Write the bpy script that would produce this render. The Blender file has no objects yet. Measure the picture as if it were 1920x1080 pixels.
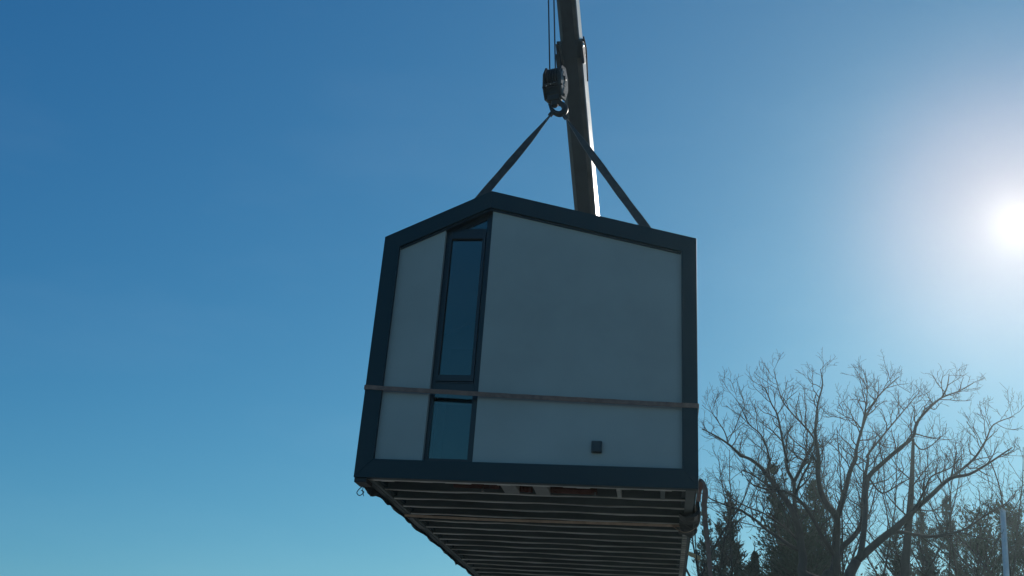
import bpy, bmesh, math, random
import numpy as np
from mathutils import Vector, Matrix

random.seed(7); RNG = np.random.default_rng(7)
SC = bpy.context.scene
COL = SC.collection

# ------------------------------------------------------------------ camera
FPX = 1875.0                                     # focal length in pixels of a 1920 px wide frame
PITCH = math.asin(0.40356)
CAM = Vector((0.0, 0.0, 1.6))
cd = bpy.data.cameras.new('camera'); cam = bpy.data.objects.new('camera', cd); COL.objects.link(cam)
cd.sensor_width = 36.0; cd.lens = 36.0 * FPX / 1920.0
cd.clip_start = 0.05; cd.clip_end = 3000.0
cam.location = CAM; cam.rotation_euler = (math.pi / 2 + PITCH, 0, 0)
SC.camera = cam

SP, CP = math.sin(PITCH), math.cos(PITCH)
def ray(px, py):
    x, y = (px - 960.0) / FPX, (py - 540.0) / FPX
    return Vector((x, CP + y * SP, SP - y * CP))
def at(px, py, Y):
    r = ray(px, py)
    return CAM + r * (Y / r.y)

# ------------------------------------------------------------------ sky and sun
sd = ray(1915, 418).normalized()
SUN_EL = math.asin(sd.z); SUN_AZ = math.atan2(sd.x, sd.y)
w = bpy.data.worlds.new('World'); SC.world = w; w.use_nodes = True
wn, wl = w.node_tree.nodes, w.node_tree.links
bg = wn['Background']
sky = wn.new('ShaderNodeTexSky'); sky.sky_type = 'NISHITA'; sky.sun_disc = False
sky.sun_elevation = SUN_EL; sky.sun_rotation = SUN_AZ
sky.altitude = 300; sky.air_density = 1.0; sky.dust_density = 0.05; sky.ozone_density = 6.0
sep = wn.new('ShaderNodeSeparateColor'); com = wn.new('ShaderNodeCombineColor')
wl.new(sky.outputs[0], sep.inputs[0])
# forward-scattered aureole round the sun (same direction as the lamp)
tc = wn.new('ShaderNodeTexCoord')
nrm = wn.new('ShaderNodeVectorMath'); nrm.operation = 'NORMALIZE'
dot = wn.new('ShaderNodeVectorMath'); dot.operation = 'DOT_PRODUCT'; dot.inputs[1].default_value = sd
wl.new(tc.outputs['Generated'], nrm.inputs[0]); wl.new(nrm.outputs[0], dot.inputs[0])
def wmath(op, a, b=None, clamp=False):
    n = wn.new('ShaderNodeMath'); n.operation = op; n.use_clamp = clamp
    for i, v in enumerate((a, b)):
        if v is None: continue
        if isinstance(v, (int, float)): n.inputs[i].default_value = v
        else: wl.new(v, n.inputs[i])
    return n.outputs[0]
for ch, g, k in ((0, 1.40, 0.98), (1, 0.96, 0.845), (2, 0.67, 0.685)):        # film response of the clear-sky colour, per channel
    wl.new(wmath('MULTIPLY', wmath('POWER', wmath('MULTIPLY', sep.outputs[ch], 0.1), g), 10 * k), com.inputs[ch])
ang = wmath('MULTIPLY', wmath('ARCCOSINE', wmath('MINIMUM', dot.outputs['Value'], 0.999999)), 180 / math.pi)
def gauss(s, p=2.0): return wmath('EXPONENT', wmath('MULTIPLY', wmath('POWER', wmath('DIVIDE', ang, s), p), -1.0))
# width in degrees, falloff, radiance
AUR = ((1.35, 1.3, (4.4, 4.2, 3.8)), (3.2, 1.2, (2.2, 0.9, 0.1)), (7.4, 3.0, (1.75, 0.35, 0.0)), (26.0, 1.5, (0.50, 0.05, 0.0)), (36.0, 2.2, (0.08, 0.42, 0.20)))
tot = None
for s, p, a in AUR:
    v = wn.new('ShaderNodeVectorMath'); v.operation = 'SCALE'; v.inputs[0].default_value = a
    wl.new(gauss(s, p), v.inputs['Scale'])
    if tot is None: tot = v.outputs[0]
    else:
        ad = wn.new('ShaderNodeVectorMath'); ad.operation = 'ADD'; wl.new(tot, ad.inputs[0]); wl.new(v.outputs[0], ad.inputs[1]); tot = ad.outputs[0]
cmap = wn.new('ShaderNodeMapping'); cmap.inputs['Scale'].default_value = (2.2, 2.2, 7.0); cmap.inputs['Rotation'].default_value = (0.15, 0.1, 0.4)
cnz = wn.new('ShaderNodeTexNoise'); cnz.inputs['Scale'].default_value = 1.7; cnz.inputs['Detail'].default_value = 7; cnz.inputs['Roughness'].default_value = 0.55
wl.new(nrm.outputs[0], cmap.inputs['Vector']); wl.new(cmap.outputs[0], cnz.inputs['Vector'])
cir = wn.new('ShaderNodeMapRange'); cir.inputs['From Min'].default_value = 0.50; cir.inputs['From Max'].default_value = 0.80; cir.inputs['To Max'].default_value = 0.15
wl.new(cnz.outputs['Fac'], cir.inputs['Value'])                # very thin veil of high cloud
cv = wn.new('ShaderNodeVectorMath'); cv.operation = 'SCALE'; cv.inputs[0].default_value = (1.0, 1.0, 0.95); wl.new(cir.outputs[0], cv.inputs['Scale'])
ca = wn.new('ShaderNodeVectorMath'); ca.operation = 'ADD'; wl.new(tot, ca.inputs[0]); wl.new(cv.outputs[0], ca.inputs[1]); tot = ca.outputs[0]
aur = wn.new('ShaderNodeMix'); aur.data_type = 'RGBA'; aur.blend_type = 'ADD'; aur.inputs[0].default_value = 1.0
wl.new(tot, aur.inputs[7])
wl.new(com.outputs[0], aur.inputs[6])
wl.new(aur.outputs[2], bg.inputs['Color']); bg.inputs['Strength'].default_value = 0.10

ld = bpy.data.lights.new('sun', 'SUN'); lo = bpy.data.objects.new('sun', ld); COL.objects.link(lo)
ld.energy = 4.0; ld.angle = math.radians(0.53); ld.color = (1.0, 0.93, 0.83)
lo.rotation_euler = Vector((0, 0, -1)).rotation_difference(-sd).to_euler()
lo.location = (20, 30, 25)

SC.view_settings.view_transform = 'Standard'; SC.view_settings.look = 'None'
SC.view_settings.exposure = 0.0; SC.view_settings.gamma = 1.0; SC.view_settings.use_curve_mapping = False
SC.render.engine = 'CYCLES'
SC.cycles.volume_bounces = 1; SC.cycles.max_bounces = 8; SC.cycles.transparent_max_bounces = 12

# ------------------------------------------------------------------ materials
def mat(name, col, rough=0.6, metal=0.0, var=0.0, vscale=3.0, bump=0.0, bscale=60.0, spec=0.5, col2=None, stretch=None, dirt=0.0, coat=0.0):
    m = bpy.data.materials.new(name); m.use_nodes = True
    n, l = m.node_tree.nodes, m.node_tree.links; b = n['Principled BSDF']
    b.inputs['Base Color'].default_value = (*col, 1); b.inputs['Roughness'].default_value = rough
    b.inputs['Metallic'].default_value = metal; b.inputs['Specular IOR Level'].default_value = spec
    b.inputs['Coat Weight'].default_value = coat
    t = n.new('ShaderNodeTexCoord'); src = t.outputs['Object']
    if stretch:
        mp = n.new('ShaderNodeMapping'); mp.inputs['Scale'].default_value = stretch
        l.new(src, mp.inputs['Vector']); src = mp.outputs[0]
    if var or col2:
        nz = n.new('ShaderNodeTexNoise'); nz.inputs['Scale'].default_value = vscale
        nz.inputs['Detail'].default_value = 6; nz.inputs['Roughness'].default_value = 0.62
        l.new(src, nz.inputs['Vector'])
        r = n.new('ShaderNodeValToRGB'); r.color_ramp.elements[0].position = 0.32; r.color_ramp.elements[1].position = 0.68
        c2 = col2 if col2 else tuple(c * (1 + var) for c in col)
        c1 = col if col2 else tuple(c * (1 - var) for c in col)
        r.color_ramp.elements[0].color = (*c1, 1); r.color_ramp.elements[1].color = (*c2, 1)
        l.new(nz.outputs['Fac'], r.inputs['Fac']); l.new(r.outputs['Color'], b.inputs['Base Color'])
        rr = n.new('ShaderNodeMapRange'); rr.inputs['To Min'].default_value = max(0.02, rough - 0.12); rr.inputs['To Max'].default_value = min(1, rough + 0.12)
        l.new(nz.outputs['Fac'], rr.inputs['Value']); l.new(rr.outputs[0], b.inputs['Roughness'])
    if bump:
        nb = n.new('ShaderNodeTexNoise'); nb.inputs['Scale'].default_value = bscale; nb.inputs['Detail'].default_value = 4
        l.new(src, nb.inputs['Vector'])
        bp = n.new('ShaderNodeBump'); bp.inputs['Strength'].default_value = bump; bp.inputs['Distance'].default_value = 0.01
        l.new(nb.outputs['Fac'], bp.inputs['Height']); l.new(bp.outputs['Normal'], b.inputs['Normal'])
    return m

M = {}
M['frame'] = mat('anthracite_metal', (0.008, 0.027, 0.036), 0.5, 0.0, spec=0.35, var=0.12, vscale=1.2, bump=0.04, bscale=8)
M['panel'] = mat('grey_render', (0.325, 0.37, 0.365), 0.88, 0, var=0.09, vscale=0.9, bump=0.25, bscale=220)
M['winframe'] = mat('window_aluminium', (0.012, 0.020, 0.028), 0.38, 0, var=0.08, vscale=2)
M['rubber'] = mat('black_gasket', (0.012, 0.013, 0.014), 0.7)
M['galv'] = mat('galvanised_steel', (0.56, 0.56, 0.53), 0.34, 0.40, var=0.45, vscale=3, bump=0.15, bscale=18, stretch=(0.35, 1, 1))
M['joist'] = mat('dark_shaded_steel', (0.12, 0.145, 0.15), 0.5, 0.2, var=0.25, vscale=4, bump=0.12, bscale=14, stretch=(0.35, 1, 1))  # shade on the joist webs put into the colour; beams use it too
M['deck'] = mat('underlay_board', (0.045, 0.055, 0.05), 0.9, 0, var=0.3, vscale=2)
M['insul'] = mat('red_brown_foam', (0.10, 0.040, 0.032), 0.9, 0, var=0.45, vscale=7, bump=0.5, bscale=25)
M['plate'] = mat('bare_grey_plate', (0.24, 0.25, 0.25), 0.6, 0.1, var=0.15, vscale=9)
M['membrane'] = mat('black_membrane', (0.014, 0.016, 0.018), 0.55, 0, var=0.3, vscale=8, bump=0.4, bscale=20)
M['strap'] = mat('brown_webbing', (0.22, 0.145, 0.118), 0.9, 0, var=0.25, vscale=14, bump=0.5, bscale=160)
M['belly'] = mat('tan_webbing', (0.45, 0.34, 0.26), 0.85, 0, var=0.2, vscale=10, bump=0.5, bscale=160)
M['sling'] = mat('grey_webbing', (0.050, 0.052, 0.052), 0.9, 0, var=0.35, vscale=9, bump=0.6, bscale=140)
M['selvedge'] = mat('pale_selvedge', (0.20, 0.20, 0.19), 0.9, 0, var=0.4, vscale=20)
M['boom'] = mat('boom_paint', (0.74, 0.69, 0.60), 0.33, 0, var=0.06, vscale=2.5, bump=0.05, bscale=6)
M['boomdark'] = mat('boom_shaded_dark', (0.018, 0.024, 0.031), 0.5, 0, var=0.45, vscale=1.6, bump=0.08, bscale=9)  # shade of the boom underside put into the colour; collar and head share it
M['boomedge'] = mat('boom_halflit_edge', (0.055, 0.050, 0.046), 0.45, 0, var=0.45, vscale=3.0)  # half-lit tone of the bent corners put into the colour
M['cable'] = mat('steel_wire_rope', (0.05, 0.055, 0.06), 0.5, 0.6)
M['hook'] = mat('black_forged_steel', (0.020, 0.022, 0.024), 0.5, 0.3, var=0.3, vscale=12, bump=0.2, bscale=40)
M['cheek'] = mat('worn_cheek_plate', (0.02, 0.024, 0.028), 0.55, 0.1, col2=(0.20, 0.21, 0.215), vscale=11)
M['chrome'] = mat('bright_steel', (0.7, 0.7, 0.7), 0.25, 1.0)
M['timber'] = mat('raw_timber', (0.52, 0.38, 0.22), 0.8, 0, var=0.2, vscale=10)
M['inner'] = mat('white_interior', (0.62, 0.64, 0.65), 0.8, 0, var=0.03, vscale=1)
M['innerdoor'] = mat('interior_door_paint', (0.40, 0.43, 0.45), 0.6)
M['roof'] = mat('roof_sheet', (0.035, 0.04, 0.045), 0.45, 0.2, var=0.1, vscale=1)
M['bark'] = mat('bark', (0.040, 0.034, 0.030), 0.95, 0, var=0.35, vscale=5, bump=0.8, bscale=12, stretch=(1, 1, 0.3))
M['twig'] = mat('twig_bark', (0.045, 0.036, 0.030), 0.95)
M['needle'] = mat('conifer_needles', (0.030, 0.050, 0.028), 0.8, 0, col2=(0.055, 0.075, 0.038), vscale=1.4)
M['needle2'] = mat('grey_conifer_needles', (0.040, 0.055, 0.040), 0.8, 0, col2=(0.065, 0.078, 0.05), vscale=1.4)
M['pole'] = mat('galvanised_pole', (0.66, 0.67, 0.66), 0.6, 0.0, var=0.1, vscale=6)
M['crane'] = mat('crane_yellow_paint', (0.55, 0.40, 0.10), 0.45, 0, var=0.1, vscale=2)

def glass_mat():
    m = bpy.data.materials.new('window_glass'); m.use_nodes = True
    n, l = m.node_tree.nodes, m.node_tree.links
    for x in list(n): n.remove(x)
    o = n.new('ShaderNodeOutputMaterial'); mx = n.new('ShaderNodeMixShader')
    tr = n.new('ShaderNodeBsdfTransparent'); tr.inputs[0].default_value = (0.55, 0.68, 0.72, 1)
    gl = n.new('ShaderNodeBsdfGlossy'); gl.inputs['Roughness'].default_value = 0.015; gl.inputs['Color'].default_value = (1.0, 0.96, 0.86, 1)
    fr = n.new('ShaderNodeFresnel'); fr.inputs['IOR'].default_value = 1.9
    tx = n.new('ShaderNodeTexCoord'); nz = n.new('ShaderNodeTexNoise'); nz.inputs['Scale'].default_value = 1.3
    bp = n.new('ShaderNodeBump'); bp.inputs['Strength'].default_value = 0.03; bp.inputs['Distance'].default_value = 0.02
    l.new(tx.outputs['Object'], nz.inputs['Vector']); l.new(nz.outputs['Fac'], bp.inputs['Height']); l.new(bp.outputs['Normal'], gl.inputs['Normal'])
    l.new(fr.outputs[0], mx.inputs[0]); l.new(tr.outputs[0], mx.inputs[1]); l.new(gl.outputs[0], mx.inputs[2]); l.new(mx.outputs[0], o.inputs[0])
    return m
M['glass'] = glass_mat()

# ------------------------------------------------------------------ helpers
def obj(name, me, m, parent=None, smooth=False):
    if isinstance(me, bmesh.types.BMesh):
        bm = me; me = bpy.data.meshes.new(name)
        bmesh.ops.recalc_face_normals(bm, faces=bm.faces)
        bm.to_mesh(me); bm.free()
    if m is not None:
        for x in (m if isinstance(m, (list, tuple)) else [m]): me.materials.append(x)
    if smooth: me.polygons.foreach_set('use_smooth', [True] * len(me.polygons))
    o = bpy.data.objects.new(name, me); COL.objects.link(o)
    if parent: o.parent = parent
    return o
def tag(o, label, cat, group=None):
    o['label'] = label; o['category'] = cat
    if group: o['group'] = group
    return o
def thing(name, label, cat, mw=None, group=None):
    o = bpy.data.objects.new(name, None); COL.objects.link(o); o.empty_display_size = 0.3
    if mw is not None: o.matrix_world = mw
    return tag(o, label, cat, group)
def struct(o): o['kind'] = 'structure'; return o

def add_box(bm, x0, x1, y0, y1, z0, z1, bev=0.0):
    v = [bm.verts.new(p) for p in ((x0,y0,z0),(x1,y0,z0),(x1,y1,z0),(x0,y1,z0),(x0,y0,z1),(x1,y0,z1),(x1,y1,z1),(x0,y1,z1))]
    fs = [bm.faces.new([v[i] for i in q]) for q in ((0,3,2,1),(4,5,6,7),(0,1,5,4),(1,2,6,5),(2,3,7,6),(3,0,4,7))]
    if bev:
        es = {e for f in fs for e in f.edges}
        bmesh.ops.bevel(bm, geom=list(es), offset=bev, segments=2, profile=0.6, affect='EDGES')
    return bm
def box(x0, x1, y0, y1, z0, z1, bev=0.0): return add_box(bmesh.new(), x0, x1, y0, y1, z0, z1, bev)
def add_prism(bm, poly, y0, y1, bev=0.0):
    """polygon in the x-z plane, extruded along y"""
    a = [bm.verts.new((x, y0, z)) for x, z in poly]; b = [bm.verts.new((x, y1, z)) for x, z in poly]
    n = len(poly)
    fs = [bm.faces.new(a), bm.faces.new(b[::-1])]
    for i in range(n): fs.append(bm.faces.new((a[i], b[i], b[(i+1) % n], a[(i+1) % n])))
    if bev:
        es = {e for f in fs for e in f.edges}
        bmesh.ops.bevel(bm, geom=list(es), offset=bev, segments=2, profile=0.6, affect='EDGES')
    return bm
def prism(poly, y0, y1, bev=0.0): return add_prism(bmesh.new(), poly, y0, y1, bev)
def add_tube(bm, pts, radii, n=8, caps=True):
    pts = [Vector(p) for p in pts]
    if isinstance(radii, (int, float)): radii = [radii] * len(pts)
    rings = []; ref = None
    for i, p in enumerate(pts):
        t = (pts[min(i+1, len(pts)-1)] - pts[max(i-1, 0)]).normalized()
        if ref is None:
            ref = t.cross(Vector((0, 0, 1)) if abs(t.z) < 0.9 else Vector((1, 0, 0))).normalized()
        ref = (ref - t * ref.dot(t)).normalized(); s = t.cross(ref)
        rings.append([bm.verts.new(p + (ref * math.cos(2*math.pi*k/n) + s * math.sin(2*math.pi*k/n)) * radii[i]) for k in range(n)])
    for a, b in zip(rings, rings[1:]):
        for k in range(n): bm.faces.new((a[k], a[(k+1) % n], b[(k+1) % n], b[k]))
    if caps: bm.faces.new(rings[0][::-1]); bm.faces.new(rings[-1])
    return bm
def tube(pts, radii, n=8): return add_tube(bmesh.new(), pts, radii, n)
def add_ribbon(bm, pts, nrms, width, thick, wid_fn=None):
    """webbing strap: centre line pts, surface normals nrms; sharp-edged flat section"""
    pts = [Vector(p) for p in pts]; rings = []
    for i, p in enumerate(pts):
        t = (pts[min(i+1, len(pts)-1)] - pts[max(i-1, 0)]).normalized()
        n = Vector(nrms[i] if isinstance(nrms, list) else nrms); n = (n - t * n.dot(t)).normalized(); s = t.cross(n)
        w2 = (wid_fn(i / (len(pts)-1)) if wid_fn else width) / 2
        rings.append([bm.verts.new(p + s*a*w2 + n*b*thick/2) for a, b in ((-1,-1),(1,-1),(1,1),(-1,1))])
    for a, b in zip(rings, rings[1:]):
        for k in range(4): bm.faces.new((a[k], a[(k+1) % 4], b[(k+1) % 4], b[k]))
    bm.faces.new(rings[0][::-1]); bm.faces.new(rings[-1])
    return bm
def ribbon(*a, **k): return add_ribbon(bmesh.new(), *a, **k)
def smoothline(pts, n=8):
    P = [Vector(p) for p in pts]; out = []
    for i in range(len(P)-1):
        p0, p1, p2, p3 = P[max(i-1,0)], P[i], P[i+1], P[min(i+2, len(P)-1)]
        for k in range(n):
            t = k / n
            out.append(0.5*((2*p1) + (p2-p0)*t + (2*p0-5*p1+4*p2-p3)*t*t + (3*p1-p0-3*p2+p3)*t**3))
    out.append(P[-1]); return out
def lathe(profile, n=24, axis='x'):
    bm = bmesh.new(); rings = []
    for a, r in profile:
        ring = []
        for k in range(n):
            c, s = math.cos(2*math.pi*k/n)*r, math.sin(2*math.pi*k/n)*r
            ring.append(bm.verts.new((a, c, s) if axis == 'x' else (c, s, a)))
        rings.append(ring)
    for a, b in zip(rings, rings[1:]):
        for k in range(n): bm.faces.new((a[k], a[(k+1) % n], b[(k+1) % n], b[k]))
    bm.faces.new(rings[0][::-1]); bm.faces.new(rings[-1])
    return bm

# ------------------------------------------------------------------ ground
gm = bpy.data.materials.new('dry_ground'); gm.use_nodes = True
n_, l_ = gm.node_tree.nodes, gm.node_tree.links; b_ = n_['Principled BSDF']; b_.inputs['Roughness'].default_value = 0.95
tcg = n_.new('ShaderNodeTexCoord'); n1 = n_.new('ShaderNodeTexNoise'); n1.inputs['Scale'].default_value = 0.15; n1.inputs['Detail'].default_value = 9
rp = n_.new('ShaderNodeValToRGB'); rp.color_ramp.elements[0].color = (0.21, 0.195, 0.165, 1); rp.color_ramp.elements[1].color = (0.33, 0.31, 0.275, 1)
e_ = rp.color_ramp.elements.new(0.4); e_.color = (0.17, 0.165, 0.13, 1)
l_.new(tcg.outputs['Object'], n1.inputs['Vector']); l_.new(n1.outputs['Fac'], rp.inputs[0]); l_.new(rp.outputs[0], b_.inputs['Base Color'])
bm = bmesh.new()
GN = 60; GS = 300.0
def gcoord(i): t = i / GN * 2 - 1; return GS * (abs(t) ** 2.2) * (1 if t >= 0 else -1)
gv = [[bm.verts.new((gcoord(i), gcoord(j), 0.0 if (abs(gcoord(i)) < 22 and abs(gcoord(j)) < 30) else 0.12*math.sin(gcoord(i)*0.21)*math.cos(gcoord(j)*0.17))) for j in range(GN+1)] for i in range(GN+1)]
for i in range(GN):
    for j in range(GN): bm.faces.new((gv[i][j], gv[i+1][j], gv[i+1][j+1], gv[i][j+1]))
struct(obj('ground', bm, gm))

# ------------------------------------------------------------------ the lifted house
# its axes (right along the gable, into the depth, up) in the camera frame, recovered from the vanishing points
AX = ((0.98830481, 0.00484653, -0.15241426), (0.13718495, 0.40818538, 0.90253254), (0.06658742, -0.91288619, 0.40274671))
def cam2w(v): return Vector((v[0], v[1]*SP + v[2]*CP, -v[1]*CP + v[2]*SP))
ax, ay, az = (cam2w(v) for v in AX)
COFF = Vector((3.08623345, -9.59113763, -2.25538287))          # camera in the house frame
HO = CAM - (ax*COFF.x + ay*COFF.y + az*COFF.z)
HM = Matrix(((ax.x, ay.x, az.x, HO.x), (ax.y, ay.y, az.y, HO.y), (ax.z, ay.z, az.z, HO.z), (0, 0, 0, 1)))
HMI = HM.inverted()
LEN = 7.25
W_, APX, APZ, EL, ER = 3.4, 1.16, 3.21, 2.64, 2.61
house = thing('prefab_house', 'grey modular house with dark asymmetric gable frame hanging from the crane', 'house', HM)

out = [(0, -0.055), (W_, -0.055), (W_, ER), (APX, APZ), (0, EL)]
inn = [(0.182, 0.137), (3.247, 0.137), (3.242, 2.462), (1.162, 3.003), (0.180, 2.52)]
FD = 0.26
for i, nm in enumerate(('bottom_fascia', 'frame_post', 'roof_fascia', 'roof_fascia', 'frame_post')):
    j = (i + 1) % 5
    obj(nm, prism([out[i], out[j], inn[j], inn[i]], 0.0, FD if i else 0.085, 0.004), M['frame'], house)
# dark strips added for the shadow line under the gable slopes
def off(p, q, d):
    v = Vector((q[0]-p[0], q[1]-p[1])).normalized(); n = Vector((-v.y, v.x)); return n*d
for i in (2, 3):
    p, q = inn[i], inn[(i+1) % 5]; o_ = off(p, q, 0.022)
    obj('shadow_strip', prism([(p[0], p[1]), (q[0], q[1]), (q[0]+o_.x, q[1]+o_.y), (p[0]+o_.x, p[1]+o_.y)], 0.028, 0.10), M['winframe'], house)
def slope(x):
    return inn[4][1] + (inn[3][1]-inn[4][1])*(x-inn[4][0])/(inn[3][0]-inn[4][0]) if x < inn[3][0] else inn[3][1] + (inn[2][1]-inn[3][1])*(x-inn[3][0])/(inn[2][0]-inn[3][0])
XL, XR = 0.672, 1.186                                          # the window slot between the panels
up_ = 0.03
obj('wall_panel', prism([(0.15, 0.11), (XL, 0.11), (XL, slope(XL)+up_), (0.15, slope(0.15)+up_)], 0.045, 0.24, 0.004), M['panel'], house)['label'] = 'narrow grey wall panel beside the window'
obj('wall_panel', prism([(XR, 0.11), (3.28, 0.11), (3.28, slope(3.28)+up_), (XR, slope(XR)+up_)], 0.045, 0.24, 0.004), M['panel'], house)['label'] = 'broad grey wall panel'
# window: outer frame, sash, three panes
win = obj('window', prism([(XL, 0.112), (0.712, 0.112), (0.712, slope(0.712)+0.02), (XL, slope(XL)+0.02)], 0.135, 0.215, 0.002), M['winframe'], house)
def wpart(nm, x0, x1, z0, z1, y0=0.135, y1=0.212, b=0.002): return obj(nm, box(x0, x1, y0, y1, z0, z1, b), M['winframe'], win)
wpart('window_stile', 1.119, XR, 0.112, 2.99)
wpart('window_sill', 0.712, 1.119, 0.112, 0.186)
wpart('transom', 0.712, 1.119, 0.892, 0.985); wpart('transom', 0.712, 1.119, 2.745, 2.790)
wpart('transom_lip', 0.712, 1.119, 0.985, 1.000, 0.128, 0.14)
obj('window_head', prism([(0.712, 2.790), (0.875, 2.790), (1.119, 2.910), (1.119, slope(1.119)+0.02), (0.712, slope(0.712)+0.02)], 0.137, 0.21), M['winframe'], win)
sx0, sx1, sz0, sz1 = 0.714, 1.117, 1.003, 2.742
for a in ((sx0, 0.738, sz0, sz1), (1.086, sx1, sz0, sz1), (0.738, 1.086, sz0, 1.070), (0.738, 1.086, 2.660, sz1)):
    wpart('sash_rail', *a, 0.118, 0.205, 0.003)
for a in ((0.738, 0.742, 1.070, 2.660), (1.081, 1.086, 1.070, 2.660), (0.742, 1.081, 1.070, 1.075), (0.742, 1.081, 2.655, 2.660)):
    obj('gasket', box(a[0], a[1], 0.130, 0.150, a[2], a[3]), M['rubber'], win)
obj('pane', box(0.735, 1.089, 0.150, 0.156, 1.066, 2.664), M['glass'], win)
obj('pane', box(0.710, 1.121, 0.160, 0.166, 0.184, 0.894), M['glass'], win)
obj('pane', prism([(0.87, 2.786), (1.123, 2.786), (1.123, 2.915)], 0.150, 0.156), M['glass'], win)
obj('guard_bar', box(0.70, 1.16, 0.262, 0.290, 0.80, 0.835, 0.004), M['innerdoor'], win)
win.location.y = -0.028
# square outlet cover
vb = obj('wall_box', box(2.367, 2.470, 0.008, 0.047, 0.272, 0.388, 0.006), M['winframe'], house)
obj('cover_lid', box(2.373, 2.464, 0.001, 0.009, 0.281, 0.382, 0.003), M['winframe'], vb)

# shell behind the gable: walls, roof slabs, floor, rear wall
e = 0.004
bm = bmesh.new()
add_box(bm, e, 0.15, FD, 0.80, 0.02, EL-0.10); add_box(bm, e, 0.15, 2.30, LEN-0.15, 0.02, EL-0.10)
add_box(bm, e, 0.15, 0.80, 2.30, 0.02, 0.85); add_box(bm, e, 0.15, 0.80, 2.30, 2.20, EL-0.10)
lw = obj('side_wall', bm, M['frame'], house)
obj('added_side_window', box(0.07, 0.076, 0.80, 2.30, 0.85, 2.20), M['glass'], lw)  # unseen window added to let skylight into the front room
obj('side_wall', box(3.25, W_-e, FD, LEN-0.15, 0.02, ER-0.10), M['frame'], house)
def roofslab(p, q, t=0.16):
    v = Vector((q[0]-p[0], q[1]-p[1])).normalized(); n = Vector((v.y, -v.x))
    if n.y > 0: n = -n
    return [p, q, (q[0], q[1]-t), (p[0], p[1]-t)]
for p, q in (((e, EL-e), (APX, APZ-e)), ((APX, APZ-e), (W_-e, ER-e))):
    ro = obj('roof_panel', prism(roofslab(p, q), FD, LEN-0.15), M['roof'], house)
    for k in range(16):                                        # standing seams
        y = 0.5 + k*0.42
        if y > LEN-0.3: break
        obj('roof_seam', prism([(p[0], p[1]-0.01), (q[0], q[1]-0.01), (q[0], q[1]+0.018), (p[0], p[1]+0.018)], y, y+0.012), M['roof'], ro)
obj('rear_wall', prism([(p[0]+(e if p[0] < 1 else -e), p[1]) for p in [(0, 0.02), (W_, 0.02), (W_, ER-0.01), (APX, APZ-0.012), (0, EL-0.01)]], LEN-0.15, LEN), M['frame'], house)
obj('floor_slab', box(0.15, 3.25, FD, LEN-0.15, 0.165, 0.215), M['inner'], house)
obj('wall_lining', box(3.225, 3.248, FD+0.01, 2.59, 0.216, 2.44), M['inner'], house)
obj('wall_lining', box(0.152, 0.17, FD+0.01, 0.78, 0.216, 2.44), M['inner'], house)
pw = obj('partition_wall', prism([(0.152, 0.216), (3.248, 0.216), (3.248, 2.46), (APX, 3.0), (0.152, 2.47)], 2.6, 2.7), M['inner'], house)
dr = obj('interior_door', box(0.28, 1.10, 2.56, 2.597, 0.22, 2.28, 0.004), M['innerdoor'], house)
obj('door_handle', tube([(0.98, 2.52, 1.22), (0.98, 2.50, 1.25), (0.98, 2.50, 1.50)], 0.014, 8), M['winframe'], dr)

# underside: two longitudinal beams, cross joists, deck, front bay with blocking
fb = obj('floor_beam', box(0.035, 0.115, 0.127, LEN-0.16, -0.012, 0.164, 0.004), M['joist'], house)
obj('beam_flange', box(0.032, 0.082, 0.14, LEN-0.17, -0.020, -0.0125), M['joist'], fb)
fb2 = obj('floor_beam', box(3.290, 3.370, 0.127, LEN-0.16, -0.012, 0.164, 0.004), M['joist'], house)
obj('beam_flange', box(3.286, 3.374, 0.14, LEN-0.17, -0.020, -0.0125), M['joist'], fb2)
for k in range(26):
    y = 2.2 + k*0.165
    obj('beam_rib', box(3.292, 3.345, y, y+0.05, -0.034, -0.0205), M['galv'], fb2)  # row of pale ribs under the beam
obj('deck_panel', box(0.115, 3.29, 0.30, LEN-0.16, 0.142, 0.164), M['deck'], house)
bm = bmesh.new(); add_box(bm, 0.10, 3.30, 0.088, 0.125, -0.045, 0.14); 
rim = obj('rim_channel', bm, M['joist'], house)
bmf = bmesh.new()
NX = 24
for i in range(NX):
    x0, x1 = 0.12 + 3.16*i/NX, 0.12 + 3.16*(i+1)/NX
    add_box(bmf, x0, x1, 0.0885, 0.150 + 0.014*math.sin(i*2.1), -0.052 - 0.002*math.sin(i*1.3), -0.0455)
obj('rim_flange', bmf, M['galv'], rim)
JW = random.Random(3)
for k in range(16):
    y = 0.755 + 0.413*k
    bm = bmesh.new(); add_box(bm, 0.117, 3.288, y, y+0.006, 0.0, 0.141)
    jo = obj('floor_joist', bm, M['joist'], house)
    bm = bmesh.new(); a = JW.uniform(0, 6); N = 20; rows = []
    for i in range(N+1):                                       # slightly wavy rolled lower flange
        x = 0.118 + 3.169*i/N; wv = 0.0035*math.sin(i*0.9+a) + JW.uniform(-0.0015, 0.0015)
        rows.append([bm.verts.new((x, y-0.004+dy, -0.0005 + z + wv*s)) for dy, z, s in ((0, 0.004, 0.3), (0, -0.006, 0.5), (0.040, -0.006, 1.4), (0.040, -0.002, 1.4), (0.006, 0.0, 0.5))])
    for r0, r1 in zip(rows, rows[1:]):
        for q in range(5): bm.faces.new((r0[q], r0[(q+1) % 5], r1[(q+1) % 5], r1[q]))
    bm.faces.new(rows[0][::-1]); bm.faces.new(rows[-1])
    obj('joist_flange', bm, M['galv'], jo)
def H(px, py, z):                                             # photo pixel -> point of the horizontal plane z in the house frame
    r = HMI.to_3x3() @ ray(px, py); return COFF + r * ((z - COFF.z) / r.z)
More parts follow.
